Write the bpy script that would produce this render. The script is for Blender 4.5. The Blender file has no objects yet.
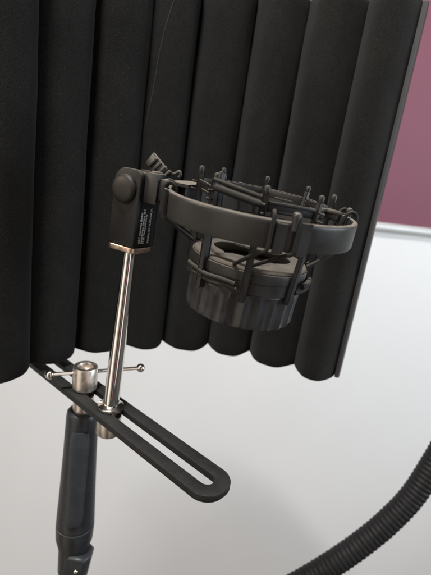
import bpy, bmesh, math, random
from mathutils import Vector, Matrix, noise
random.seed(7)
S = bpy.context.scene
C = S.collection
PI = math.pi
R = math.radians

# ------------------------------------------------------------------ materials
def new_mat(name):
    m = bpy.data.materials.new(name); m.use_nodes = True
    nt = m.node_tree
    return m, nt, nt.nodes['Principled BSDF']

def N(nt, t, **kw):
    n = nt.nodes.new(t)
    for k, v in kw.items():
        if k in n.inputs: n.inputs[k].default_value = v
        else: setattr(n, k, v)
    return n

def noise_node(nt, scale, detail=4, rough=.55):
    tc = nt.nodes.new('ShaderNodeTexCoord')
    n = N(nt, 'ShaderNodeTexNoise', Scale=scale, Detail=detail, Roughness=rough)
    nt.links.new(tc.outputs['Object'], n.inputs['Vector'])
    return n

def ramp(nt, src, stops):
    r = nt.nodes.new('ShaderNodeValToRGB')
    e = r.color_ramp.elements
    while len(e) < len(stops): e.new(.5)
    for i, (p, c) in enumerate(stops):
        e[i].position = p; e[i].color = (*c, 1) if len(c) == 3 else c
    nt.links.new(src, r.inputs['Fac'])
    return r

def plastic(name, col, rough=.45, bump=.15, scale=900, dust=0., dustcol=(.19, .165, .13), spec=.5, dlo=.35, fleck=.10, flo=.62):
    m, nt, b = new_mat(name)
    L = nt.links
    n1 = noise_node(nt, 60, 5)
    r1 = ramp(nt, n1.outputs['Fac'], [(.3, tuple(c * .8 for c in col)), (.7, tuple(c * 1.25 for c in col))])
    colout = r1.outputs['Color']
    b.inputs['Roughness'].default_value = rough
    b.inputs['Specular IOR Level'].default_value = spec
    rr = ramp(nt, n1.outputs['Fac'], [(.3, (rough - .08,) * 3), (.75, (min(1, rough + .1),) * 3)])
    rsock = rr.outputs['Color']
    if dust > 0:
        g = nt.nodes.new('ShaderNodeNewGeometry')
        sx = nt.nodes.new('ShaderNodeSeparateXYZ'); L.new(g.outputs['True Normal'], sx.inputs[0])
        up = N(nt, 'ShaderNodeMapRange'); up.inputs['From Min'].default_value = dlo; up.inputs['From Max'].default_value = .95
        L.new(sx.outputs['Z'], up.inputs['Value'])
        n2 = noise_node(nt, 170, 6, .7)
        r2 = ramp(nt, n2.outputs['Fac'], [(.25, (.35,) * 3), (.65, (1,) * 3)])
        mu = N(nt, 'ShaderNodeMath', operation='MULTIPLY'); L.new(up.outputs[0], mu.inputs[0]); L.new(r2.outputs['Color'], mu.inputs[1])
        mu2 = N(nt, 'ShaderNodeMath', operation='MULTIPLY'); L.new(mu.outputs[0], mu2.inputs[0]); mu2.inputs[1].default_value = dust
        # thin film of fine dust flecks on every side
        n3 = noise_node(nt, 1500, 2, .6)
        r3 = ramp(nt, n3.outputs['Fac'], [(flo, (0,) * 3), (flo + .2, (fleck,) * 3)])
        mx = N(nt, 'ShaderNodeMath', operation='MAXIMUM'); L.new(mu2.outputs[0], mx.inputs[0]); L.new(r3.outputs['Color'], mx.inputs[1])
        mix = N(nt, 'ShaderNodeMix', data_type='RGBA')
        L.new(mx.outputs[0], mix.inputs['Factor']); L.new(colout, mix.inputs[6]); mix.inputs[7].default_value = (*dustcol, 1)
        colout = mix.outputs[2]
        ma = N(nt, 'ShaderNodeMath', operation='ADD', use_clamp=True); L.new(rsock, ma.inputs[0]); L.new(mx.outputs[0], ma.inputs[1])
        rsock = ma.outputs[0]
    L.new(colout, b.inputs['Base Color']); L.new(rsock, b.inputs['Roughness'])
    if bump:
        n4 = noise_node(nt, scale, 3)
        bp = N(nt, 'ShaderNodeBump', Strength=bump, Distance=.0004)
        L.new(n4.outputs['Fac'], bp.inputs['Height']); L.new(bp.outputs[0], b.inputs['Normal'])
    return m

def metal(name, col, rough, scale=200, bump=.05, var=.1):
    m, nt, b = new_mat(name)
    b.inputs['Metallic'].default_value = 1
    n1 = noise_node(nt, scale, 5, .65)
    r1 = ramp(nt, n1.outputs['Fac'], [(.3, tuple(c * (1 - var) for c in col)), (.7, tuple(min(1, c * (1 + var)) for c in col))])
    nt.links.new(r1.outputs['Color'], b.inputs['Base Color'])
    r2 = ramp(nt, n1.outputs['Fac'], [(.3, (rough * .7,) * 3), (.75, (min(1, rough * 1.4),) * 3)])
    nt.links.new(r2.outputs['Color'], b.inputs['Roughness'])
    if bump:
        bp = N(nt, 'ShaderNodeBump', Strength=bump, Distance=.0003)
        nt.links.new(n1.outputs['Fac'], bp.inputs['Height']); nt.links.new(bp.outputs[0], b.inputs['Normal'])
    return m

def foam_mat():
    m, nt, b = new_mat('foam')
    L = nt.links
    n1 = noise_node(nt, 35, 5, .6)
    r1 = ramp(nt, n1.outputs['Fac'], [(.3, (.0078, .0074, .0066)), (.7, (.0120, .0114, .0102))])
    # fine light lint flecks caught in the foam
    n2 = noise_node(nt, 950, 2, .5)
    r2 = ramp(nt, n2.outputs['Fac'], [(.68, (0,) * 3), (.78, (.6,) * 3)])
    n3 = noise_node(nt, 14, 3, .5)
    r3 = ramp(nt, n3.outputs['Fac'], [(.45, (0,) * 3), (.7, (1,) * 3)])
    mu = N(nt, 'ShaderNodeMath', operation='MULTIPLY'); L.new(r2.outputs['Color'], mu.inputs[0]); L.new(r3.outputs['Color'], mu.inputs[1])
    mix = N(nt, 'ShaderNodeMix', data_type='RGBA')
    L.new(mu.outputs[0], mix.inputs['Factor']); L.new(r1.outputs['Color'], mix.inputs[6]); mix.inputs[7].default_value = (.13, .12, .105, 1)
    n6 = noise_node(nt, 1100, 3, .7)
    r6 = ramp(nt, n6.outputs['Fac'], [(.36, (.45,) * 3), (.66, (1.6,) * 3)])
    gm = N(nt, 'ShaderNodeMix', data_type='RGBA', blend_type='MULTIPLY'); gm.inputs['Factor'].default_value = 1
    L.new(mix.outputs[2], gm.inputs[6]); L.new(r6.outputs['Color'], gm.inputs[7])
    L.new(gm.outputs[2], b.inputs['Base Color'])
    b.inputs['Roughness'].default_value = .95
    b.inputs['Specular IOR Level'].default_value = .15
    b.inputs['Sheen Weight'].default_value = .05
    b.inputs['Sheen Roughness'].default_value = .5
    n4 = noise_node(nt, 1300, 4, .75)
    n5 = noise_node(nt, 45, 3, .5)
    ad = N(nt, 'ShaderNodeMath', operation='MULTIPLY_ADD'); L.new(n5.outputs['Fac'], ad.inputs[0]); ad.inputs[1].default_value = .5; L.new(n4.outputs['Fac'], ad.inputs[2])
    bp = N(nt, 'ShaderNodeBump', Strength=.55, Distance=.0007)
    L.new(ad.outputs[0], bp.inputs['Height']); L.new(bp.outputs[0], b.inputs['Normal'])
    return m

def paint(name, col, rough=.6, var=.04, scale=6, bump=.06):
    m, nt, b = new_mat(name)
    n1 = noise_node(nt, scale, 4)
    r1 = ramp(nt, n1.outputs['Fac'], [(.3, tuple(c * (1 - var) for c in col)), (.7, tuple(c * (1 + var) for c in col))])
    nt.links.new(r1.outputs['Color'], b.inputs['Base Color'])
    b.inputs['Roughness'].default_value = rough
    n2 = noise_node(nt, 220, 4)
    bp = N(nt, 'ShaderNodeBump', Strength=bump, Distance=.001)
    nt.links.new(n2.outputs['Fac'], bp.inputs['Height']); nt.links.new(bp.outputs[0], b.inputs['Normal'])
    return m

M = dict(
    foam=foam_mat(),
    edge=paint('edge_paint', (.05, .05, .05), .35, .05, 60, .03),
    back=plastic('back_metal', (.03, .03, .03), .5),
    plastic=plastic('black_plastic', (.014, .0137, .0132), .42, .12, 900, .6, spec=.4),
    hoop=plastic('hoop_plastic', (.024, .0232, .022), .43, .10, 1200, .85, (.24, .205, .16)),
    block=plastic('block_plastic', (.0075, .0073, .007), .5, .18, 1400, .5, spec=.3),
    cup=plastic('cup_plastic', (.019, .0195, .021), .36, .08, 900, .3),
    rubber=plastic('rubber_cord', (.011, .0105, .0098), .7, .3, 1500, .4, spec=.25),
    dusty=plastic('dusty_felt', (.045, .039, .032), .95, .6, 900, .95, (.125, .110, .090), .2, .2),
    knob=plastic('knob_rubber', (.014, .0115, .0095), .5, .1, 900, .3, dlo=.7, spec=.35),
    bar=plastic('bar_paint', (.0085, .0085, .0085), .5, .6, 700, .13, (.07, .066, .06), .3, fleck=.35, flo=.57),
    grip=plastic('grip_plastic', (.014, .016, .018), .42, .12, 900, 0),
    lever=plastic('lever_plastic', (.022, .026, .029), .5, .12, 900, 0),
    hose=plastic('hose_plastic', (.0055, .0056, .006), .55, .25, 500, .12, (.05, .05, .048), .25),
    chrome=metal('chrome', (.82, .80, .77), .07, 250, .0, .03),
    nickel=metal('nickel', (.66, .60, .53), .36, 300, .05, .08),
    nickel_bright=metal('nickel_bright', (.72, .67, .60), .16, 300, .1, .1),
    warm_reflection=metal('flange_metal', (.66, .50, .39), .33, 300, .15, .15),  # warm reflection on the shiny flange painted into its base colour
    rail=paint('rail_enamel', (.45, .448, .44), .2, .03, 30, .01),
    wall=paint('wall_white', (.69, .69, .685), .55, .02, 3),
    purple=paint('purple_panel', (.19, .058, .088), .65, .04, 3, .03),
    text=paint('printed_ink', (.80, .78, .74), .6, .15, 2500, 0),
    hair=paint('hair', (.16, .15, .13), .6, .05, 50, 0),
)

# ------------------------------------------------------------------ mesh helpers
def lathe(bm, prof, seg=48, mat=Matrix(), rmod=None, cap=True):
    """prof: list of (radius, z)."""
    rings = []
    for (r, z) in prof:
        ring = []
        for i in range(seg):
            a = 2 * PI * i / seg
            rr = r * (rmod(a, z) if rmod else 1)
            ring.append(bm.verts.new(mat @ Vector((rr * math.cos(a), rr * math.sin(a), z))))
        rings.append(ring)
    for a, b in zip(rings, rings[1:]):
        for i in range(seg):
            j = (i + 1) % seg
            bm.faces.new((a[i], a[j], b[j], b[i]))
    if cap:
        bm.faces.new(list(reversed(rings[0]))); bm.faces.new(rings[-1])
    return rings

def lathe_loop(bm, prof, seg=96, mat=Matrix(), rfun=None):
    """closed profile (ring solids)."""
    rings = []
    for k, (r, z) in enumerate(prof):
        ring = []
        for i in range(seg):
            a = 2 * PI * i / seg
            rr = rfun(a, k, r) if rfun else r
            ring.append(bm.verts.new(mat @ Vector((rr * math.cos(a), rr * math.sin(a), z))))
        rings.append(ring)
    n = len(rings)
    for k in range(n):
        a, b = rings[k], rings[(k + 1) % n]
        for i in range(seg):
            j = (i + 1) % seg
            bm.faces.new((a[i], a[j], b[j], b[i]))

def smooth_path(pts, n=8, closed=False):
    P = [Vector(p) for p in pts]; out = []
    m = len(P)
    for i in range(m if closed else m - 1):
        g = lambda k: P[k % m] if closed else P[max(0, min(m - 1, k))]
        p0, p1, p2, p3 = g(i - 1), g(i), g(i + 1), g(i + 2)
        for s in range(n):
            t = s / n
            out.append(.5 * ((2 * p1) + (p2 - p0) * t + (2 * p0 - 5 * p1 + 4 * p2 - p3) * t * t + (3 * p1 - p0 - 3 * p2 + p3) * t ** 3))
    if not closed: out.append(P[-1].copy())
    return out

def tube(bm, pts, r, seg=12, mat=Matrix(), rfun=None, closed=False, flat=1., up=None):
    P = [mat @ Vector(p) for p in pts]
    n = len(P); rings = []
    t0 = (P[1] - P[0]).normalized()
    u = (up or (Vector((0, 0, 1)) if abs(t0.z) < .9 else Vector((1, 0, 0))))
    u = (u - t0 * u.dot(t0)).normalized()
    for i in range(n):
        if closed: t = (P[(i + 1) % n] - P[i - 1]).normalized()
        else: t = (P[min(n - 1, i + 1)] - P[max(0, i - 1)]).normalized()
        u = (u - t * u.dot(t)).normalized(); v = t.cross(u)
        rr = rfun(i, n) if rfun else r
        rings.append([bm.verts.new(P[i] + rr * (u * math.cos(2 * PI * k / seg) + v * flat * math.sin(2 * PI * k / seg))) for k in range(seg)])
    for i in range(n if closed else n - 1):
        a, b = rings[i], rings[(i + 1) % n]
        for k in range(seg):
            j = (k + 1) % seg
            bm.faces.new((a[k], a[j], b[j], b[k]))
    if not closed:
        bm.faces.new(list(reversed(rings[0]))); bm.faces.new(rings[-1])

def box(bm, size, mat=Matrix(), bev=0., seg=2):
    """box centred on mat."""
    t = bmesh.new()
    bmesh.ops.create_cube(t, size=1)
    for v in t.verts: v.co = Vector((v.co.x * size[0], v.co.y * size[1], v.co.z * size[2]))
    if bev: bmesh.ops.bevel(t, geom=list(t.edges), offset=bev, segments=seg, affect='EDGES', profile=.5)
    merge(bm, t, mat)

def merge(bm, t, mat=Matrix()):
    mp = {v: bm.verts.new(mat @ v.co) for v in t.verts}
    for f in t.faces:
        try: bm.faces.new([mp[v] for v in f.verts])
        except ValueError: pass
    t.free()

def prism(bm, outline, z0, z1, mat=Matrix(), bev=0., holes=()):
    """extruded outline (list of (x,y)) with optional holes, bevelled rim."""
    t = bmesh.new()
    def loop(pts, z): return [t.verts.new((x, y, z)) for x, y in pts]
    edges = []
    loops = [outline] + list(holes)
    tops = []
    for pts in loops:
        vs = loop(pts, z0); tops.append(vs)
        for i in range(len(vs)): edges.append(t.edges.new((vs[i], vs[(i + 1) % len(vs)])))
    if holes: bmesh.ops.triangle_fill(t, edges=edges, use_beauty=True)
    else: t.faces.new(tops[0])
    ret = bmesh.ops.extrude_face_region(t, geom=list(t.faces))
    for g in ret['geom']:
        if isinstance(g, bmesh.types.BMVert): g.co.z = z1
    bmesh.ops.recalc_face_normals(t, faces=list(t.faces))
    if bev:
        es = [e for e in t.edges if len(e.link_faces) == 2 and e.calc_face_angle(0) > .9 and abs(e.verts[0].co.z - e.verts[1].co.z) < 1e-6]
        bmesh.ops.bevel(t, geom=es, offset=bev, segments=2, affect='EDGES', profile=.5)
    merge(bm, t, mat)

ROOTLOC = {}
def root_of(o):
    while o.parent: o = o.parent
    return o

def obj(name, bm, mat, parent=None, base=None, smooth=40):
    """link a world-space bmesh as ONE mesh object, origin at its thing's base."""
    bmesh.ops.recalc_face_normals(bm, faces=list(bm.faces))
    off = Vector(base) if base is not None else (root_of(parent).location.copy() if parent else Vector())
    for v in bm.verts: v.co -= off
    me = bpy.data.meshes.new(name); bm.to_mesh(me); bm.free()
    me.materials.append(M[mat] if isinstance(mat, str) else mat)
    o = bpy.data.objects.new(name, me); C.objects.link(o)
    if smooth:
        for p in me.polygons: p.use_smooth = True
        me.set_sharp_from_angle(angle=R(smooth))
    if parent: o.parent = parent
    elif base is not None: o.location = base
    return o

def thing(name, label, cat, loc, group=None):
    o = bpy.data.objects.new(name, None); C.objects.link(o)
    o.location = loc; o.empty_display_size = .02
    o['label'] = label; o['category'] = cat
    if group: o['group'] = group
    return o

def tag(o, label, cat, group=None):
    o['label'] = label; o['category'] = cat
    if group: o['group'] = group
    return o

B = bmesh.new
T = Matrix.Translation

# ------------------------------------------------------------------ wall (behind everything)
# wall frame: u along the wall to the right, n towards the camera, z up
wu = Vector((math.cos(R(20)), math.sin(R(20)), 0)); wn = Vector((wu.y, -wu.x, 0))
WO = Vector((.3525, 1.0, 0))
WM = Matrix(((wu.x, wn.x, 0, WO.x), (wu.y, wn.y, 0, WO.y), (0, 0, 1, 0), (0, 0, 0, 1)))
bm = B(); box(bm, (6, .10, 3.2), WM @ T((0, -.05, -.35)), 0)
wall = obj('wall', bm, 'wall', base=WM @ Vector((0, 0, -1.95)))
tag(wall, 'pale painted wall with mauve upper panel and shiny metal trim rail behind the foam screen', 'wall')
bm = B(); box(bm, (6, .006, 1.33), WM @ T((0, .003, .5985)), .001)
obj('upper_panel', bm, 'purple', wall)
bm = B()
ZR = -.0765
prof = [(.0005, -.011), (.006, -.0108), (.0095, -.0080), (.0115, -.003), (.0115, .003), (.0095, .008), (.007, .0105), (.0062, .0105), (.0062, .0085), (.0005, .0085)][:7] + [(.0005, .0105)]
va = [bm.verts.new(WM @ Vector((-3, a, ZR + b))) for a, b in prof]; vb = [bm.verts.new(WM @ Vector((3, a, ZR + b))) for a, b in prof]
for i in range(len(prof)):
    j = (i + 1) % len(prof); bm.faces.new((va[i], va[j], vb[j], vb[i]))
bm.faces.new(va); bm.faces.new(list(reversed(vb)))
obj('trim_rail', bm, 'rail', wall, smooth=60)

# ------------------------------------------------------------------ foam acoustic screen
G = [(-.176, .298), (-.1539, .3434), (-.1283, .3863), (-.0873, .4140), (-.050, .4372), (.0005, .4468), (.0472, .4427), (.0944, .4245), (.1350, .4100)]
ZB, ZT = -.189, .155
front = []
for k in range(len(G) - 1):
    a, b = Vector(G[k]), Vector(G[k + 1]); d = b - a; L = d.length
    nrm = Vector((d.y, -d.x)).normalized()                 # towards the camera / the inside of the curve
    n = 36; bul = (.0165, .0165, .0175, .021, .0245, .0245, .0235, .026)[k]
    for i in range(n + 1):
        if i == n and k < len(G) - 2: continue
        x = -1 + 2 * i / n
        x = math.copysign(abs(x) ** .65, x)                # more points by the grooves
        h = .68 * (1 - abs(x) ** 2.1) ** .6 + .32 * .5 * (1 + math.cos(PI * abs(x) ** 1.8))
        p = a + d * ((x + 1) / 2) + nrm * bul * h
        front.append(p)
bm = B()
backp = []
for k, g in enumerate(G):
    a = Vector(G[max(0, k - 1)]); b = Vector(G[min(len(G) - 1, k + 1)]); d = (b - a).normalized()
    backp.append(Vector(g) + Vector((-d.y, d.x)) * .008)
outline = front + list(reversed(backp))
# rounded rims: the front edge rolls over at top and bottom
NL = 40
rows = []
zs = []
rim = .0035
for t in (0, .12, .35, .65, 1): zs.append((ZB + rim * t, rim * (1 - math.sqrt(max(0, 1 - (1 - t) ** 2)))))
for i in range(1, NL): zs.append((ZB + rim + (ZT - ZB - 2 * rim) * i / NL, 0))
for t in (1, .65, .35, .12, 0): zs.append((ZT - rim * t, rim * (1 - math.sqrt(max(0, 1 - (1 - t) ** 2)))))
nf = len(front)
nrm2 = []
for i in range(nf):
    a = front[max(0, i - 1)]; b = front[min(nf - 1, i + 1)]; d = (b - a).normalized(); nrm2.append(Vector((d.y, -d.x)))
for (z, ins) in zs:
    row = []
    for i, p in enumerate(front):
        q = p - nrm2[i] * ins
        w = noise.noise(Vector((q.x * 28, q.y * 28, z * 14))) * .0011 + noise.noise(Vector((q.x * 90, q.y * 90, z * 60))) * .0003
        q = q + nrm2[i] * w
        row.append(bm.verts.new((q.x, q.y, z + noise.noise(Vector((q.x * 60, q.y * 60, 3.1))) * .0006)))
    for p in reversed(backp): row.append(bm.verts.new((p.x, p.y, z)))
    rows.append(row)
m_ = len(rows[0])
for a, b in zip(rows, rows[1:]):
    for i in range(m_):
        j = (i + 1) % m_; bm.faces.new((a[i], a[j], b[j], b[i]))
for row, flip in ((rows[0], 1), (rows[-1], 0)):
    e = [bm.edges.get((row[i], row[(i + 1) % m_])) for i in range(m_)]
    bmesh.ops.triangle_fill(bm, edges=e, use_beauty=True)
scr = thing('acoustic_screen', 'tall curved black screen of ribbed foam standing behind the microphone mount', 'acoustic screen', (0, .42, ZB))
obj('foam_panel', bm, 'foam', scr, smooth=50)
# metal backing shell
bm = B()
b1 = [p for p in backp]; b2 = []
for k, g in enumerate(backp):
    a = backp[max(0, k - 1)]; b = backp[min(len(backp) - 1, k + 1)]; d = (b - a).normalized()
    b2.append(g + Vector((-d.y, d.x)) * .020)
b1 = [p + (q - p).normalized() * .0006 for p, q in zip(b1, b2)]
prism(bm, [tuple(p) for p in b1 + list(reversed(b2))], ZB + .004, ZT - .004)
obj('backing_shell', bm, 'back', scr, smooth=30)
# end trim along the right edge (and its twin on the left)
for k, s in ((len(G) - 1, 1), (0, -1)):
    g = Vector(G[k]); h = Vector(G[k - s]); d = (g - h).normalized(); nn = Vector((d.y, -d.x)) * s
    bm = B()
    o_ = g - d * .0003 - nn * .024
    mat = Matrix(((d.x, nn.x, 0, o_.x), (d.y, nn.y, 0, o_.y), (0, 0, 1, 0), (0, 0, 0, 1)))
    prism(bm, [(0, 0), (.0048, 0), (.0048, .029), (.004, .0312), (.0024, .032), (.0, .031)], ZB + .003, ZT - .003, mat, .0006)
    obj('edge_trim', bm, 'edge', scr, smooth=30)

# ------------------------------------------------------------------ stray hair caught on the foam
bm = B()
def foam_hit(k):
    """first point of the foam's front outline along the plan direction x = k*y"""
    best = None
    for a, b in zip(front, front[1:]):
        fa, fb = a.x - k * a.y, b.x - k * b.y
        if fa * fb <= 0 and fa != fb:
            p = a.lerp(b, fa / (fa - fb))
            if best is None or p.y < best.y: best = p
    return best
pts = []
for k, z in ((-.1560, .150), (-.1640, .135), (-.1780, .112), (-.1880, .088), (-.1930, .062), (-.1990, .040), (-.2060, .020)):
    p = foam_hit(k); pts.append((p.x, p.y - .0012, z))
tube(bm, smooth_path(pts, 6), .00006, 5)
tag(obj('stray_hair', bm, 'hair', base=pts[0]), 'fine pale hair clinging to the black foam, above the black hinge block', 'hair')

# ------------------------------------------------------------------ microphone stand (grip, stud)
SX, SY = -.0978, .3272
ZBAR = -.195; TB = .0052
st = thing('microphone_stand', 'black stand with a smooth tapered clutch grip and silver threaded stud', 'microphone stand', (SX, SY, -.62))
def mt(z=0, x=SX, y=SY): return T((x, y, z))
bm = B()
zt = -.2155
lathe(bm, [(.0095, zt + .0005), (.0118, zt), (.0130, zt - .0015), (.0135, zt - .006), (.0143, zt - .040), (.0157, zt - .080), (.0170, zt - .112), (.0172, zt - .118), (.0168, zt - .1185), (.0168, zt - .1200), (.0173, zt - .1205), (.0172, zt - .126), (.0168, zt - .136), (.0150, zt - .143), (.0138, zt - .150), (.0135, zt - .175)], 64, mt())
grip_o = obj('clutch_grip', bm, 'grip', st)
# lever set into the grip, facing the camera
bm = B()
la = R(-77)
lm = Matrix.Translation((SX, SY, 0)) @ Matrix.Rotation(la, 4, 'Z')
def rad(z):
    t = (zt - z)
    return .0135 + (t - .006) / (.112 - .006) * (.0170 - .0135)
sec = []
for i in range(13):
    z = zt - .014 - .094 * i / 12
    endf = 1 if 0 < i < 12 else .55
    r0 = rad(z) - .001; r1 = rad(z) + .0026 * endf
    w = .0080 - .0008 * i / 12
    if i in (0, 12): w *= .82
    ring = []
    for (a, b) in ((r0 - .002, -w), (r1 - .0011, -w), (r1 - .0003, -w * .86), (r1, -w * .4), (r1, w * .4), (r1 - .0003, w * .86), (r1 - .0011, w), (r0 - .002, w)):
        ring.append(bm.verts.new(lm @ Vector((a, b, z))))
    sec.append(ring)
for a, b in zip(sec, sec[1:]):
    for i in range(8):
        j = (i + 1) % 8; bm.faces.new((a[i], a[j], b[j], b[i]))
bm.faces.new(sec[0]); bm.faces.new(list(reversed(sec[-1])))
obj('clutch_lever', bm, 'lever', grip_o, smooth=35)
# stud + locking ring below the bar
bm = B()
lathe(bm, [(.0086, zt - .004), (.0086, ZBAR - TB - .0006), (.0078, ZBAR - TB - .0002)], 40, mt())
obj('threaded_stud', bm, 'nickel', st)
# lower tube and the tilting joint under the grip
bm = B()
lathe(bm, [(.0100, zt - .150), (.0100, -.62)], 40, mt())
obj('lower_tube', bm, 'grip', st)
bm = B()
jm = T((SX + .0068, SY - .006, zt - .162)) @ Matrix.Rotation(R(8), 4, 'Y')
prism(bm, [(-.009, -.011), (.006, -.011), (.0105, -.004), (.0105, .008), (.006, .011), (-.009, .011)], -.03, .017, jm, .003)
joint_o = obj('tilt_joint', bm, 'grip', st, smooth=50)
bm = B(); bmesh.ops.create_uvsphere(bm, u_segments=16, v_segments=10, radius=.0022, matrix=T((SX + .0085, SY - .0168, zt - .1585)))
obj('joint_pin', bm, 'nickel_bright', joint_o)

# ------------------------------------------------------------------ clamp nut with T handle
cn = thing('clamp_nut', 'short silver clamp nut with a thin T handle ending in two balls', 'clamp nut', (SX, SY, ZBAR))
bm = B()
z0 = ZBAR + .0005; hN = .0205
lathe(bm, [(.0092, z0), (.0101, z0 + .0008), (.0102, z0 + .002), (.0102, z0 + hN - .0012), (.0096, z0 + hN), (.0066, z0 + hN), (.0060, z0 + hN - .0008), (.0060, z0 + hN - .004), (.0001, z0 + hN - .0042)], 56, mt())
obj('nut_body', bm, 'nickel', cn)
bm = B()
ha = R(27)
hd = Vector((math.cos(ha), math.sin(ha), .0)); hc = Vector((SX, SY, ZBAR + .0155))
hl0, hl1 = -.0280, .0475
tube(bm, [hc + hd * hl0, hc + hd * hl1], .00155, 14)
handle_o = obj('handle_bar', bm, 'nickel_bright', cn)
for s in (hl0, hl1):
    bm = B(); bmesh.ops.create_uvsphere(bm, u_segments=24, v_segments=16, radius=.0039, matrix=T(hc + hd * s))
    obj('handle_ball', bm, 'nickel_bright', handle_o, smooth=80)

# ------------------------------------------------------------------ slotted bar
bd = Vector((.7784, -.6277, 0)); bn = Vector((.6277, .7784, 0))
BO = Vector((-.154, .3539, 0))
BM = Matrix(((bd.x, bn.x, 0, BO.x), (bd.y, bn.y, 0, BO.y), (0, 0, 1, 0), (0, 0, 0, 1)))
W = .0312; x1 = .2165; x0 = -.10
def round_end(xa, xb, ya, yb, r, n=10):
    pts = []
    for cx_, cy_, a0 in ((xb - r, yb - r, 0), (xa + r, yb - r, 90), (xa + r, ya + r, 180), (xb - r, ya + r, 270)):
        for i in range(n + 1):
            a = R(a0 + 90 * (1 - 1) + 90 * i / n); pts.append((cx_ + r * math.cos(a), cy_ + r * math.sin(a)))
    out = []
    for p in pts:
        if not out or (abs(p[0] - out[-1][0]) + abs(p[1] - out[-1][1])) > 1e-6: out.append(p)
    if abs(out[0][0] - out[-1][0]) + abs(out[0][1] - out[-1][1]) < 1e-6: out.pop()
    return out
bm = B()
prism(bm, round_end(x0, x1, 0, W, .0135), ZBAR - TB, ZBAR, BM, .0007, [round_end(x0 + .02, x1 - .0098, .0103, .0209, .0052)])
sb = obj('slotted_bar', bm, 'bar', base=(BM @ Vector((.1, W / 2, ZBAR - TB))), smooth=35)
tag(sb, 'flat black metal bar with one long rounded slot, sticking out under the screen', 'mounting bar')

# ------------------------------------------------------------------ chrome support rod
RX, RY = -.0689, .3041
rod = thing('support_rod', 'polished chrome rod standing upright on the slotted bar, tapering to the top', 'support rod', (RX, RY, ZBAR))
TILT = T((RX, RY, ZBAR)) @ Matrix.Rotation(R(1.8), 4, 'Y') @ T((-RX, -RY, -ZBAR))
rm = TILT @ T((RX, RY, 0))
bm = B()
lathe(bm, [(.0062, ZBAR + .001), (.0061, -.160), (.0058, -.140), (.0054, -.118), (.0050, -.095), (.0047, -.078), (.0045, -.0635)], 56, rm)
obj('rod_shaft', bm, 'chrome', rod, smooth=80)
bm = B()
lathe(bm, [(.0085, ZBAR + .0003), (.0102, ZBAR + .0006), (.0105, ZBAR + .0014), (.0103, ZBAR + .0026), (.0090, ZBAR + .0034), (.0070, ZBAR + .0040), (.0063, ZBAR + .0048)], 56, rm)
obj('base_washer', bm, 'nickel_bright', rod)
bm = B()
lathe(bm, [(.0050, ZBAR + .0002), (.0050, ZBAR - TB - .0003), (.0093, ZBAR - TB - .0006), (.0096, ZBAR - TB - .0016), (.0096, ZBAR - TB - .0165), (.0088, ZBAR - TB - .0178)], 56, rm)
obj('lower_nut', bm, 'nickel', rod)

# ------------------------------------------------------------------ hinge block on the rod
na = Vector((.897, -.443, 0)).normalized()                    # arm direction = normal of the right (printed) face
nb = Vector((-na.y, na.x, 0))                                # pointing away from the camera
BW, BD = .0226, .0234                                         # along na, along nb
ZK0, ZK1 = -.0605, -.0085
KM = TILT @ Matrix(((na.x, nb.x, 0, RX), (na.y, nb.y, 0, RY), (0, 0, 1, 0), (0, 0, 0, 1)))
blk = thing('hinge_block', 'black hinge block with small white print and round side cap, on the chrome rod', 'hinge block', KM @ Vector((0, 0, ZK0 - .0042)))
bm = B()
# side profile in (na, z): straight box with a rounded head; extruded along nb, with a fork slot cut for the arm
hw = BW / 2
pr = [(-hw, ZK0), (hw, ZK0), (hw, ZK1 - .006)]
for i in range(1, 9):
    a = R(90 * i / 9); pr.append((hw - .006 + .006 * math.cos(a), ZK1 - .006 + .006 * math.sin(a)))
for i in range(0, 12):
    a = R(90 + 90 * i / 12); pr.append((-hw + .0095 + .0095 * math.cos(a), ZK1 - .0095 + .0095 * math.sin(a)))
XM = KM @ Matrix(((1, 0, 0, 0), (0, 0, 1, 0), (0, 1, 0, 0), (0, 0, 0, 1)))     # (a, z, b) -> (a, b, z)
prism(bm, pr, -BD / 2, -BD / 2 + .0052, XM, .0008)           # near cheek
prism(bm, pr, BD / 2 - .0052, BD / 2, XM, .0008)             # far cheek
zsl = -.0265
prl = [(-hw + .0003, ZK0 + .0003), (hw - .0003, ZK0 + .0003), (hw - .0003, zsl), (-hw + .0003, zsl)]
prism(bm, prl, -BD / 2 + .0048, BD / 2 - .0048, XM, 0)       # web below the fork
prism(bm, [(hw - .0006, ZK0 + .0004), (hw, ZK0 + .0004), (hw, zsl - .0015), (hw - .0006, zsl - .0015)], -BD / 2 + .004, BD / 2 - .004, XM, 0)
body_o = obj('block_body', bm, 'block', blk, smooth=35)
bm = B()
fl = []
for cx_, cy_, a0 in ((1, 1, 0), (-1, 1, 90), (-1, -1, 180), (1, -1, 270)):
    rr = .005
    for i in range(6):
        a = R(a0 + 90 * i / 5); fl.append((cx_ * (BW / 2 + .0006 - rr) + rr * math.cos(a), cy_ * (BD / 2 + .0006 - rr) + rr * math.sin(a)))
prism(bm, fl, ZK0 - .0042, ZK0 - .0003, KM, .0007)
obj('base_flange', bm, 'warm_reflection', blk, smooth=35)
# round cap on the left (near) face: axis along -nb
CM = KM @ T((-.0010, -BD / 2, -.0222)) @ Matrix.Rotation(R(90), 4, 'X')
bm = B()
lathe(bm, [(.0096, .0002), (.0096, .0016), (.0091, .0026), (.0080, .0033), (.0060, .0039), (.0034, .0042), (.0008, .0043)], 48, CM)
obj('pivot_cap', bm, 'knob', blk, smooth=60)
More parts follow.
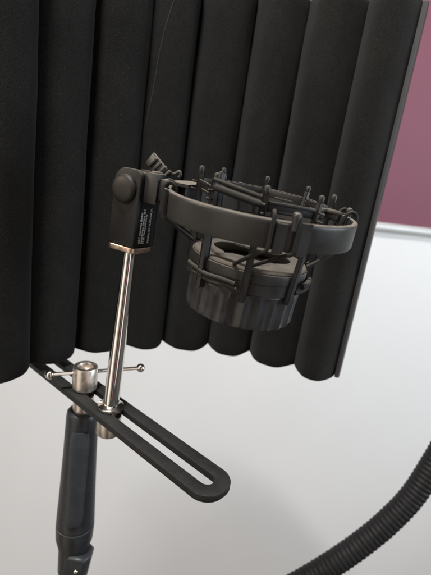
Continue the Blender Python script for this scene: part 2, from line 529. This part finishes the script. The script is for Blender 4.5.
# printed text on the right face (normal na), reading upwards
def text_mesh(body, size):
    cu = bpy.data.curves.new('t', 'FONT'); cu.body = body; cu.size = size; cu.extrude = .00004; cu.offset = .00003; cu.resolution_u = 2
    o = bpy.data.objects.new('t', cu); C.objects.link(o)
    dg = bpy.context.evaluated_depsgraph_get()
    me = bpy.data.meshes.new_from_object(o.evaluated_get(dg))
    b = bmesh.new(); b.from_mesh(me)
    bpy.data.objects.remove(o); bpy.data.curves.remove(cu); bpy.data.meshes.remove(me)
    return b
bm = B()
def put_text(body, length, across, z0):
    t = text_mesh(body, .0026)
    xs = [v.co.x for v in t.verts]; w = max(xs) - min(xs); mnx = min(xs)
    # text x -> world z, text y -> -nb side (glyph tops to the left as seen), extrude -> na
    for v in t.verts:
        x = (v.co.x - mnx) / w * length
        v.co = KM @ Vector((hw + .00012 + v.co.z, across + (-v.co.y), z0 + x))
    merge(bm, t)
put_text('AKG Acoustics GmbH', .0215, -.0052, -.0578)
put_text('Laxenburger Strasse 254', .0238, -.0027, -.0578)
put_text('1230 Vienna/Austria', .0205, -.0003, -.0578)
put_text('MADE IN SLOVAKIA', .0246, .0048, -.0578)
obj('printed_text', bm, 'text', body_o, smooth=0)

# ------------------------------------------------------------------ shock mount
# local frame: origin at the middle of the hoop's top rim, axis tilted a little towards the camera and to the right
HC = Vector((.0200, .2667, -.0165))
ax = Vector((math.tan(R(1.9)), -math.tan(R(3.2)), 1)).normalized()
ex = Vector((1, 0, 0)); ex = (ex - ax * ex.dot(ax)).normalized(); ey = ax.cross(ex)
SM = Matrix(((ex.x, ey.x, ax.x, HC.x), (ex.y, ey.y, ax.y, HC.y), (ex.z, ey.z, ax.z, HC.z), (0, 0, 0, 1)))
sm = thing('shock_mount', 'dusty black microphone shock mount, a round cage held inside a wide hoop', 'shock mount', SM @ Vector((0, 0, -.0678)))
HO, HI, HH = .0576, .0545, .0150
bm = B()
lathe_loop(bm, [(HI, -HH + .0004), (HI, -.0012), (HI + .0004, -.0002), (HI + .0012, 0), (HO - .0008, 0), (HO, -.0006), (HO + .0003, -.0016), (HO, -.0028), (HO, -HH + .0010), (HO - .0006, -HH), (HI + .0006, -HH)], 160, SM)
obj('hoop', bm, 'hoop', sm, smooth=45)
def pol(r, deg, z): return Vector((r * math.cos(R(deg)), r * math.sin(R(deg)), z))
# arm from the block's fork to the hoop
inv = SM.inverted()
bm = B()
A0 = KM @ Vector((-.006, 0, -.0180)); A1 = KM @ Vector((hw + .006, 0, -.0185))
hit = KM @ Vector((.0405, 0, -.0200))
am = KM @ T((.0045, 0, -.0195))
prism(bm, [(-.012, -.0080), (.009, -.0085), (.013, -.0075), (.013, .0075), (.009, .0088), (.0, .0092), (-.006, .0090), (-.010, .0065), (-.012, 0)], -BD / 2 + .0056, BD / 2 - .0056, KM @ T((0.001, 0, -.0188)) @ Matrix(((1, 0, 0, 0), (0, 0, 1, 0), (0, 1, 0, 0), (0, 0, 0, 1))), .0008)
box(bm, (.011, .0165, .0205), KM @ T((hw + .0052, .0005, -.0190)), .0012)
box(bm, (.024, .0125, .0150), KM @ T((hw + .0190, .0005, -.0190)), .0012)
obj('arm', bm, 'plastic', sm, smooth=35)
# saddle where the arm meets the hoop: raised pad with two ribs
ang_arm = math.degrees(math.atan2((inv @ hit).y, (inv @ hit).x))
bm = B()
def hoop_piece(bm, deg, w, zlo, zhi, r0, r1, n=8):
    vs = []
    half = math.degrees(w / 2 / HO)
    rows = []
    for i in range(n + 1):
        a = deg - half + 2 * half * i / n
        rows.append([bm.verts.new(SM @ pol(r, a, z)) for r, z in ((r0, zlo), (r1, zlo), (r1, zhi), (r0, zhi))])
    for a, b in zip(rows, rows[1:]):
        for k in range(4):
            j = (k + 1) % 4; bm.faces.new((a[k], a[j], b[j], b[k]))
    bm.faces.new(rows[0]); bm.faces.new(list(reversed(rows[-1])))
hoop_piece(bm, ang_arm, .021, -HH - .0005, .0009, HO + .0002, HO + .0014)
hoop_piece(bm, ang_arm + 12.5, .0022, -HH - .0016, .0016, HO + .0003, HO + .0024)
hoop_piece(bm, ang_arm + 16.5, .0018, -HH - .0003, .0008, HO + .0003, HO + .0018)
hoop_piece(bm, ang_arm - 2, .028, -.0004, .0016, HI - .008, HO + .0024)
obj('arm_saddle', bm, 'hoop', sm, smooth=30)

# wing screw on top of the arm
bm = B()
wp = KM @ Vector((hw + .0015, .004, -.0085))
box(bm, (.016, .0026, .0100), T(wp + Vector((-.0015, -.001, .0042))) @ Matrix.Rotation(R(-26), 4, 'Z') @ Matrix.Rotation(R(38), 4, 'Y'), .0011)
for i in range(4):
    box(bm, (.0022, .0034, .0085), T(wp + Vector((-.004 + .0034 * i, -.0012 - .0012 * i, .0062 - .0023 * i))) @ Matrix.Rotation(R(-26), 4, 'Z') @ Matrix.Rotation(R(46), 4, 'Y'), .0007)
lathe(bm, [(.0055, -.003), (.0060, -.002), (.0060, .0012), (.005, .0020)], 24, T(wp + Vector((.001, 0, -.001))))
pts = smooth_path([wp + Vector((.0050, -.002, .0010)), wp + Vector((.0085, -.004, .0000)), wp + Vector((.0120, -.0055, .0010)), wp + Vector((.0148, -.0065, .0028)), wp + Vector((.0160, -.007, .0008)), wp + Vector((.0150, -.0065, -.0010))], 6)
tube(bm, pts, .0011, 8)
obj('wing_screw', bm, 'hoop', sm, smooth=40)

# the cage hangs a little askew in the hoop
CG = SM @ T((0, 0, -.03)) @ Matrix.Rotation(R(1.7), 4, 'Y') @ T((0, 0, .0285))
# cage: upright bars with rounded tips
D0 = -94
for k in range(8):
    a = D0 + 45 * k + (2 if k % 2 else 0)
    bm = B()
    rt, rb = .0402, .0368
    zt_, zb_ = .0118, -.0500
    d = pol(1, a, 0); tvec = pol(1, a + 90, 0)
    # tapered rectangular bar, bevelled
    t = bmesh.new(); bmesh.ops.create_cube(t, size=1)
    for v in t.verts:
        top = v.co.z > 0
        rr = rt if top else rb
        wr, wt = (.0014, .0014) if top else (.0018, .0017)
        c = d * (rr + math.copysign(wr, v.co.x)) + tvec * math.copysign(wt, v.co.y)
        v.co = Vector((c.x, c.y, zt_ if top else zb_))
    bmesh.ops.bevel(t, geom=list(t.edges), offset=.0004, segments=2, affect='EDGES')
    merge(bm, t, CG)
    # rounded tip and the small inner pin beside it
    lathe(bm, [(.0015, zt_ - .001), (.0017, zt_ + .0006), (.0017, zt_ + .0024), (.0012, zt_ + .0032), (.0003, zt_ + .0035)], 16, CG @ T(d * (rt + .0001)))
    if k == 7: lathe(bm, [(.0015, -.004), (.0015, zt_ + .0030), (.0010, zt_ + .0040), (.0002, zt_ + .0042)], 14, CG @ T(d * (rt - .0042) - tvec * .0022))
    for zc in (.0010, .0056):
        box(bm, (.0042, .0016, .0012), CG @ T(d * (rt + .0026) + Vector((0, 0, zc))) @ Matrix.Rotation(R(a), 4, 'Z'), .0003)
    obj('cage_bar', bm, 'plastic', sm, smooth=35)

# flat segments joining the bar tops into a ring (the front left one carries the padded roller instead)
for k in range(7):
    aa = D0 + 45 * k + (2 if k % 2 else 0); ab = D0 + 45 * (k + 1) + (2 if (k + 1) % 2 else 0)
    p1, p2 = pol(.0402, aa, .0048), pol(.0402, ab, .0048)
    d = (p2 - p1); L = d.length; d.normalize(); nn = Vector((d.y, -d.x, 0)); c = (p1 + p2) / 2
    mt_ = CG @ Matrix(((d.x, nn.x, 0, c.x), (d.y, nn.y, 0, c.y), (0, 0, 1, c.z), (0, 0, 0, 1)))
    bm = B()
    box(bm, (L - .0042, .0013, .0016), mt_ @ T((0, .0006, .0020)), .0003)
    box(bm, (L - .0046, .0010, .0052), mt_ @ T((0, -.0004, -.0004)), .0003)
    box(bm, (L * .45, .0022, .0016), mt_ @ T((0, -.0002, -.0024)), .0004)
    obj('ring_segment', bm, 'plastic', sm, smooth=35)
bm = B()
a1, a2 = D0 - 45 + 2, D0
p1, p2 = pol(.0432, a1, .0080), pol(.0432, a2, .0052)
dd = (p2 - p1)
tube(bm, [p1 + dd * .05, p1 + dd * .10, p1 + dd * .5, p1 + dd * .86, p1 + dd * .93, p1 + dd * .98], .0021, 14, CG, rfun=lambda i, n: (.0010, .0019, .0020, .0020, .0018, .0011)[i])
p3, p4 = p1 + Vector((0, .0006, .0036)), p2 + Vector((0, .0006, .0036))
tube(bm, [p3 + (p4 - p3) * .03, p3 + (p4 - p3) * .5, p3 + (p4 - p3) * .95], .0012, 10, CG)
obj('padded_roller', bm, 'rubber', sm, smooth=50)
# flat clip tab on the right tip
bm = B()
tm = CG @ T(pol(.0398, -18, .0062))
lathe(bm, [(.0058, -.0011), (.0066, -.0006), (.0067, .0002), (.0060, .0010), (.003, .0013)], 28, tm @ Matrix.Scale(.62, 4, (0, 1, 0)))
lathe(bm, [(.0050, -.0036), (.0053, -.0030), (.0053, -.0016), (.0046, -.0012)], 24, tm @ Matrix.Scale(.62, 4, (0, 1, 0)))
obj('clip_tab', bm, 'dusty', sm, smooth=50)

# four suspension points: two cords looped over the hoop, a flat clip pair outside, and diagonals to the cage
for k in range(4):
    a = -81 + 90 * k
    for s in (-1, 1):
        aa = a + s * 6.4
        bm = B()
        pts = [pol(.0515, aa, -.0075), pol(.0520, aa, -.0020), pol(.0529, aa, .0012), pol(.0545, aa, .0030), pol(.0567, aa, .0036), pol(.0588, aa, .0022), pol(.0595, aa, -.0015), pol(.0594, aa, -.008), pol(.0594, aa, -.0140), pol(.0586, aa - 1, -.0163), pol(.0563, aa - 2, -.0172)]
        last = [pol(.0515, aa - 5, -.0205), pol(.0435, aa - 12, -.0262), pol(.0355, aa - 20, -.0318)]
        tube(bm, smooth_path(pts + last, 5), .00110, 12, SM)
        obj('elastic_cord', bm, 'rubber', sm, smooth=60)
    for da, w in ((-1.6, .0052), (10.5, .0058)):
        bm = B()
        hoop_piece(bm, a + da, w, -HH - .0012, -.0012 if da < 0 else .0004, HO + .0004, HO + .0022, 5)
        obj('cord_clip', bm, 'plastic', sm, smooth=30)
    bm = B()
    lathe(bm, [(.0017, -.004), (.0019, .0020), (.0022, .0034), (.0018, .0046), (.0005, .0052)], 16, SM @ T(pol(.0584, a + 4.4, 0)))
    obj('hook_pin', bm, 'hoop', sm, smooth=50)

# felt-topped seat plate with a three-leaf opening
bm = B()
def leaf(a): return .0232 + .0040 * math.cos(3 * (a - R(20))) + .0008 * math.cos(6 * a + 1)
def rf(a, k, r): return leaf(a) if r < .02 else r
lathe_loop(bm, [(.0356, -.0385), (.0360, -.0320), (.0352, -.0311), (.0300, -.0314), (.0292, -.0313), (.019, -.0312), (.019, -.0325), (.030, -.0385)], 240, CG, rf)
obj('seat_pad', bm, 'dusty', sm, smooth=40)
bm = B()
lathe_loop(bm, [(.0350, -.0388), (.0366, -.0386), (.0368, -.0350), (.0366, -.0330), (.0362, -.0327), (.0362, -.0384)], 96, CG)
lathe(bm, [(.0345, -.0466), (.0362, -.0458), (.0362, -.0392), (.0340, -.0388), (.0001, -.0392)], 96, CG)
obj('seat_ring', bm, 'plastic', sm, smooth=40)
# loops of elastic lying round the seat ring
bm = B()
for (a0, a1, z, r, rr) in ((-160, -102, -.0405, .0386, .0014), (-152, -100, -.0436, .0382, .0011), (-36, 22, -.0385, .0392, .0018), (-44, 14, -.0420, .0388, .0014), (40, 150, -.0405, .0388, .0016)):
    n = 16
    tube(bm, [pol(r + .0003 * math.sin(i * .9), a0 + (a1 - a0) * i / n, z + .0003 * math.sin(i * .6)) for i in range(n + 1)], rr, 10, CG)
obj('lower_elastic', bm, 'rubber', sm, smooth=60)
# fluted locking nut
bm = B()
NF = 24
def flute(a, z):
    f = (a * NF / (2 * PI)) % 1
    k = min(1, max(0, (-.0478 - z) / .001))
    k2 = min(1, max(.35, (z + .0682) / .0014)) if z < -.0660 else 1
    return 1 - .036 * math.sin(PI * f) * k * k2
lathe(bm, [(.0310, -.0457), (.0346, -.0462), (.0352, -.0472), (.0354, -.0490), (.0353, -.0520), (.0350, -.0570), (.0352, -.0630), (.0351, -.0660), (.0349, -.0670), (.0343, -.0677), (.0315, -.0678), (.0305, -.0664), (.0150, -.0664)], NF * 14, CG, flute)
obj('locking_nut', bm, 'cup', sm, smooth=28)

# ------------------------------------------------------------------ corrugated hose, lower right
bm = B()
hp = [(.300, .53, -.07), (.3010, .480, -.158), (.2940, .4509, -.2350), (.2888, .4435, -.2620), (.2778, .4359, -.2905), (.2591, .4253, -.3300), (.2347, .4165, -.3635), (.2114, .41, -.3890), (.1888, .4045, -.4104), (.1627, .3988, -.4325), (.1311, .3926, -.4565), (.0937, .3861, -.4809), (.05, .378, -.505), (.0, .37, -.52)]
dense = smooth_path(hp, 40)
L_ = [0]
for a, b in zip(dense, dense[1:]): L_.append(L_[-1] + (b - a).length)
step = .00085; res = []; k = 0; s = 0
while s < L_[-1]:
    while L_[k + 1] < s: k += 1
    f = (s - L_[k]) / (L_[k + 1] - L_[k]); res.append(dense[k].lerp(dense[k + 1], f)); s += step
pitch = .0054
def hr(i, n):
    ph = (i * step / pitch) % 1
    return .0128 + .0011 * max(0., math.sin(PI * ph)) ** .8
tube(bm, res, .016, 28, rfun=hr)
tag(obj('corrugated_hose', bm, 'hose', base=hp[0], smooth=50), 'black corrugated flexible hose curving in front of the wall at lower right', 'hose')

# ------------------------------------------------------------------ camera
p_, r_ = R(15.4), R(8.4)
Fv = Vector((0, math.cos(p_), -math.sin(p_))); U0 = Vector((0, math.sin(p_), math.cos(p_))); R0 = Vector((1, 0, 0))
Rv = R0 * math.cos(r_) + U0 * math.sin(r_); Uv = U0 * math.cos(r_) - R0 * math.sin(r_)
cam = bpy.data.cameras.new('camera'); co = bpy.data.objects.new('camera', cam); C.objects.link(co)
co.matrix_world = Matrix(((Rv.x, Uv.x, -Fv.x, 0), (Rv.y, Uv.y, -Fv.y, 0), (Rv.z, Uv.z, -Fv.z, 0), (0, 0, 0, 1)))
cam.sensor_fit = 'VERTICAL'; cam.sensor_height = 36; cam.lens = 36 * 432 / 575
cam.clip_start = .01; cam.clip_end = 50
cam.dof.use_dof = True; cam.dof.focus_distance = .285; cam.dof.aperture_fstop = 10
S.camera = co

# ------------------------------------------------------------------ light
def area(name, loc, target, size, energy, col, shape='RECTANGLE', size_y=None):
    l = bpy.data.lights.new(name, 'AREA'); l.energy = energy; l.color = col; l.shape = shape; l.size = size
    if size_y: l.size_y = size_y
    o = bpy.data.objects.new(name, l); C.objects.link(o); o.location = loc
    o.rotation_euler = (Vector(target) - Vector(loc)).to_track_quat('-Z', 'Y').to_euler()
    return o
area('ceiling_lamp', (-.24, -.13, 1.34), (.05, .5, -.2), .19, 30, (.985, .99, 1), 'RECTANGLE', .05)
area('side_lamp', (-1.25, -.02, .45), (.1, .45, -.05), .4, 6.5, (1, .85, .68), 'DISK')
area('window_light', (1.6, .20, .10), (.1, .75, -.35), .7, 15, (.80, .91, 1), 'RECTANGLE', .8)
# room around: dim warm walls, darker floor, pale ceiling, added bright, red and blue stripes that streak the chrome
w = bpy.data.worlds.new('World'); S.world = w; w.use_nodes = True
nt = w.node_tree; bg = nt.nodes['Background']
tc = nt.nodes.new('ShaderNodeTexCoord'); sp = nt.nodes.new('ShaderNodeSeparateXYZ'); nt.links.new(tc.outputs['Generated'], sp.inputs[0])
mr = N(nt, 'ShaderNodeMapRange'); mr.inputs['From Min'].default_value = -1; nt.links.new(sp.outputs['Z'], mr.inputs['Value'])
rz = ramp(nt, mr.outputs[0], [(.0, (.20, .175, .15)), (.25, (.50, .47, .43)), (.5, (.62, .585, .54)), (1, (.78, .75, .71))])
at2 = N(nt, 'ShaderNodeMath', operation='ARCTAN2'); nt.links.new(sp.outputs['Y'], at2.inputs[0]); nt.links.new(sp.outputs['X'], at2.inputs[1])
m2 = N(nt, 'ShaderNodeMapRange'); m2.inputs['From Min'].default_value = -PI; m2.inputs['From Max'].default_value = PI; nt.links.new(at2.outputs[0], m2.inputs['Value'])
ra = ramp(nt, m2.outputs[0], [(.0, (.8, .68, .55)), (.05, (.6, .5, .42)), (.08, (1.0, .95, .85)), (.098, (1.2, 1.1, 1.0)), (.106, (7, 6.7, 6.3)), (.172, (7, 6.7, 6.3)), (.180, (2.2, 2.1, 1.9)), (.215, (1.8, 1.7, 1.55)), (.235, (.25, .22, .2)), (.265, (.3, .26, .24)), (.285, (1.3, 1.25, 1.2)), (.300, (1.1, .25, .22)), (.315, (.9, .2, .25)), (.325, (.3, .25, .7)), (.335, (.4, .35, .6)), (.341, (6., 6., 6.2)), (.372, (6., 6., 6.2)), (.379, (.45, .42, .42)), (.46, (.7, .7, .7)), (1, (.8, .68, .55))])
mm = N(nt, 'ShaderNodeMix', data_type='RGBA', blend_type='MULTIPLY'); mm.inputs['Factor'].default_value = 1
nt.links.new(rz.outputs['Color'], mm.inputs[6]); nt.links.new(ra.outputs['Color'], mm.inputs[7])
nt.links.new(mm.outputs[2], bg.inputs['Color']); bg.inputs['Strength'].default_value = .30
S.view_settings.view_transform = 'Standard'; S.view_settings.look = 'None'; S.view_settings.exposure = .2; S.view_settings.gamma = 1
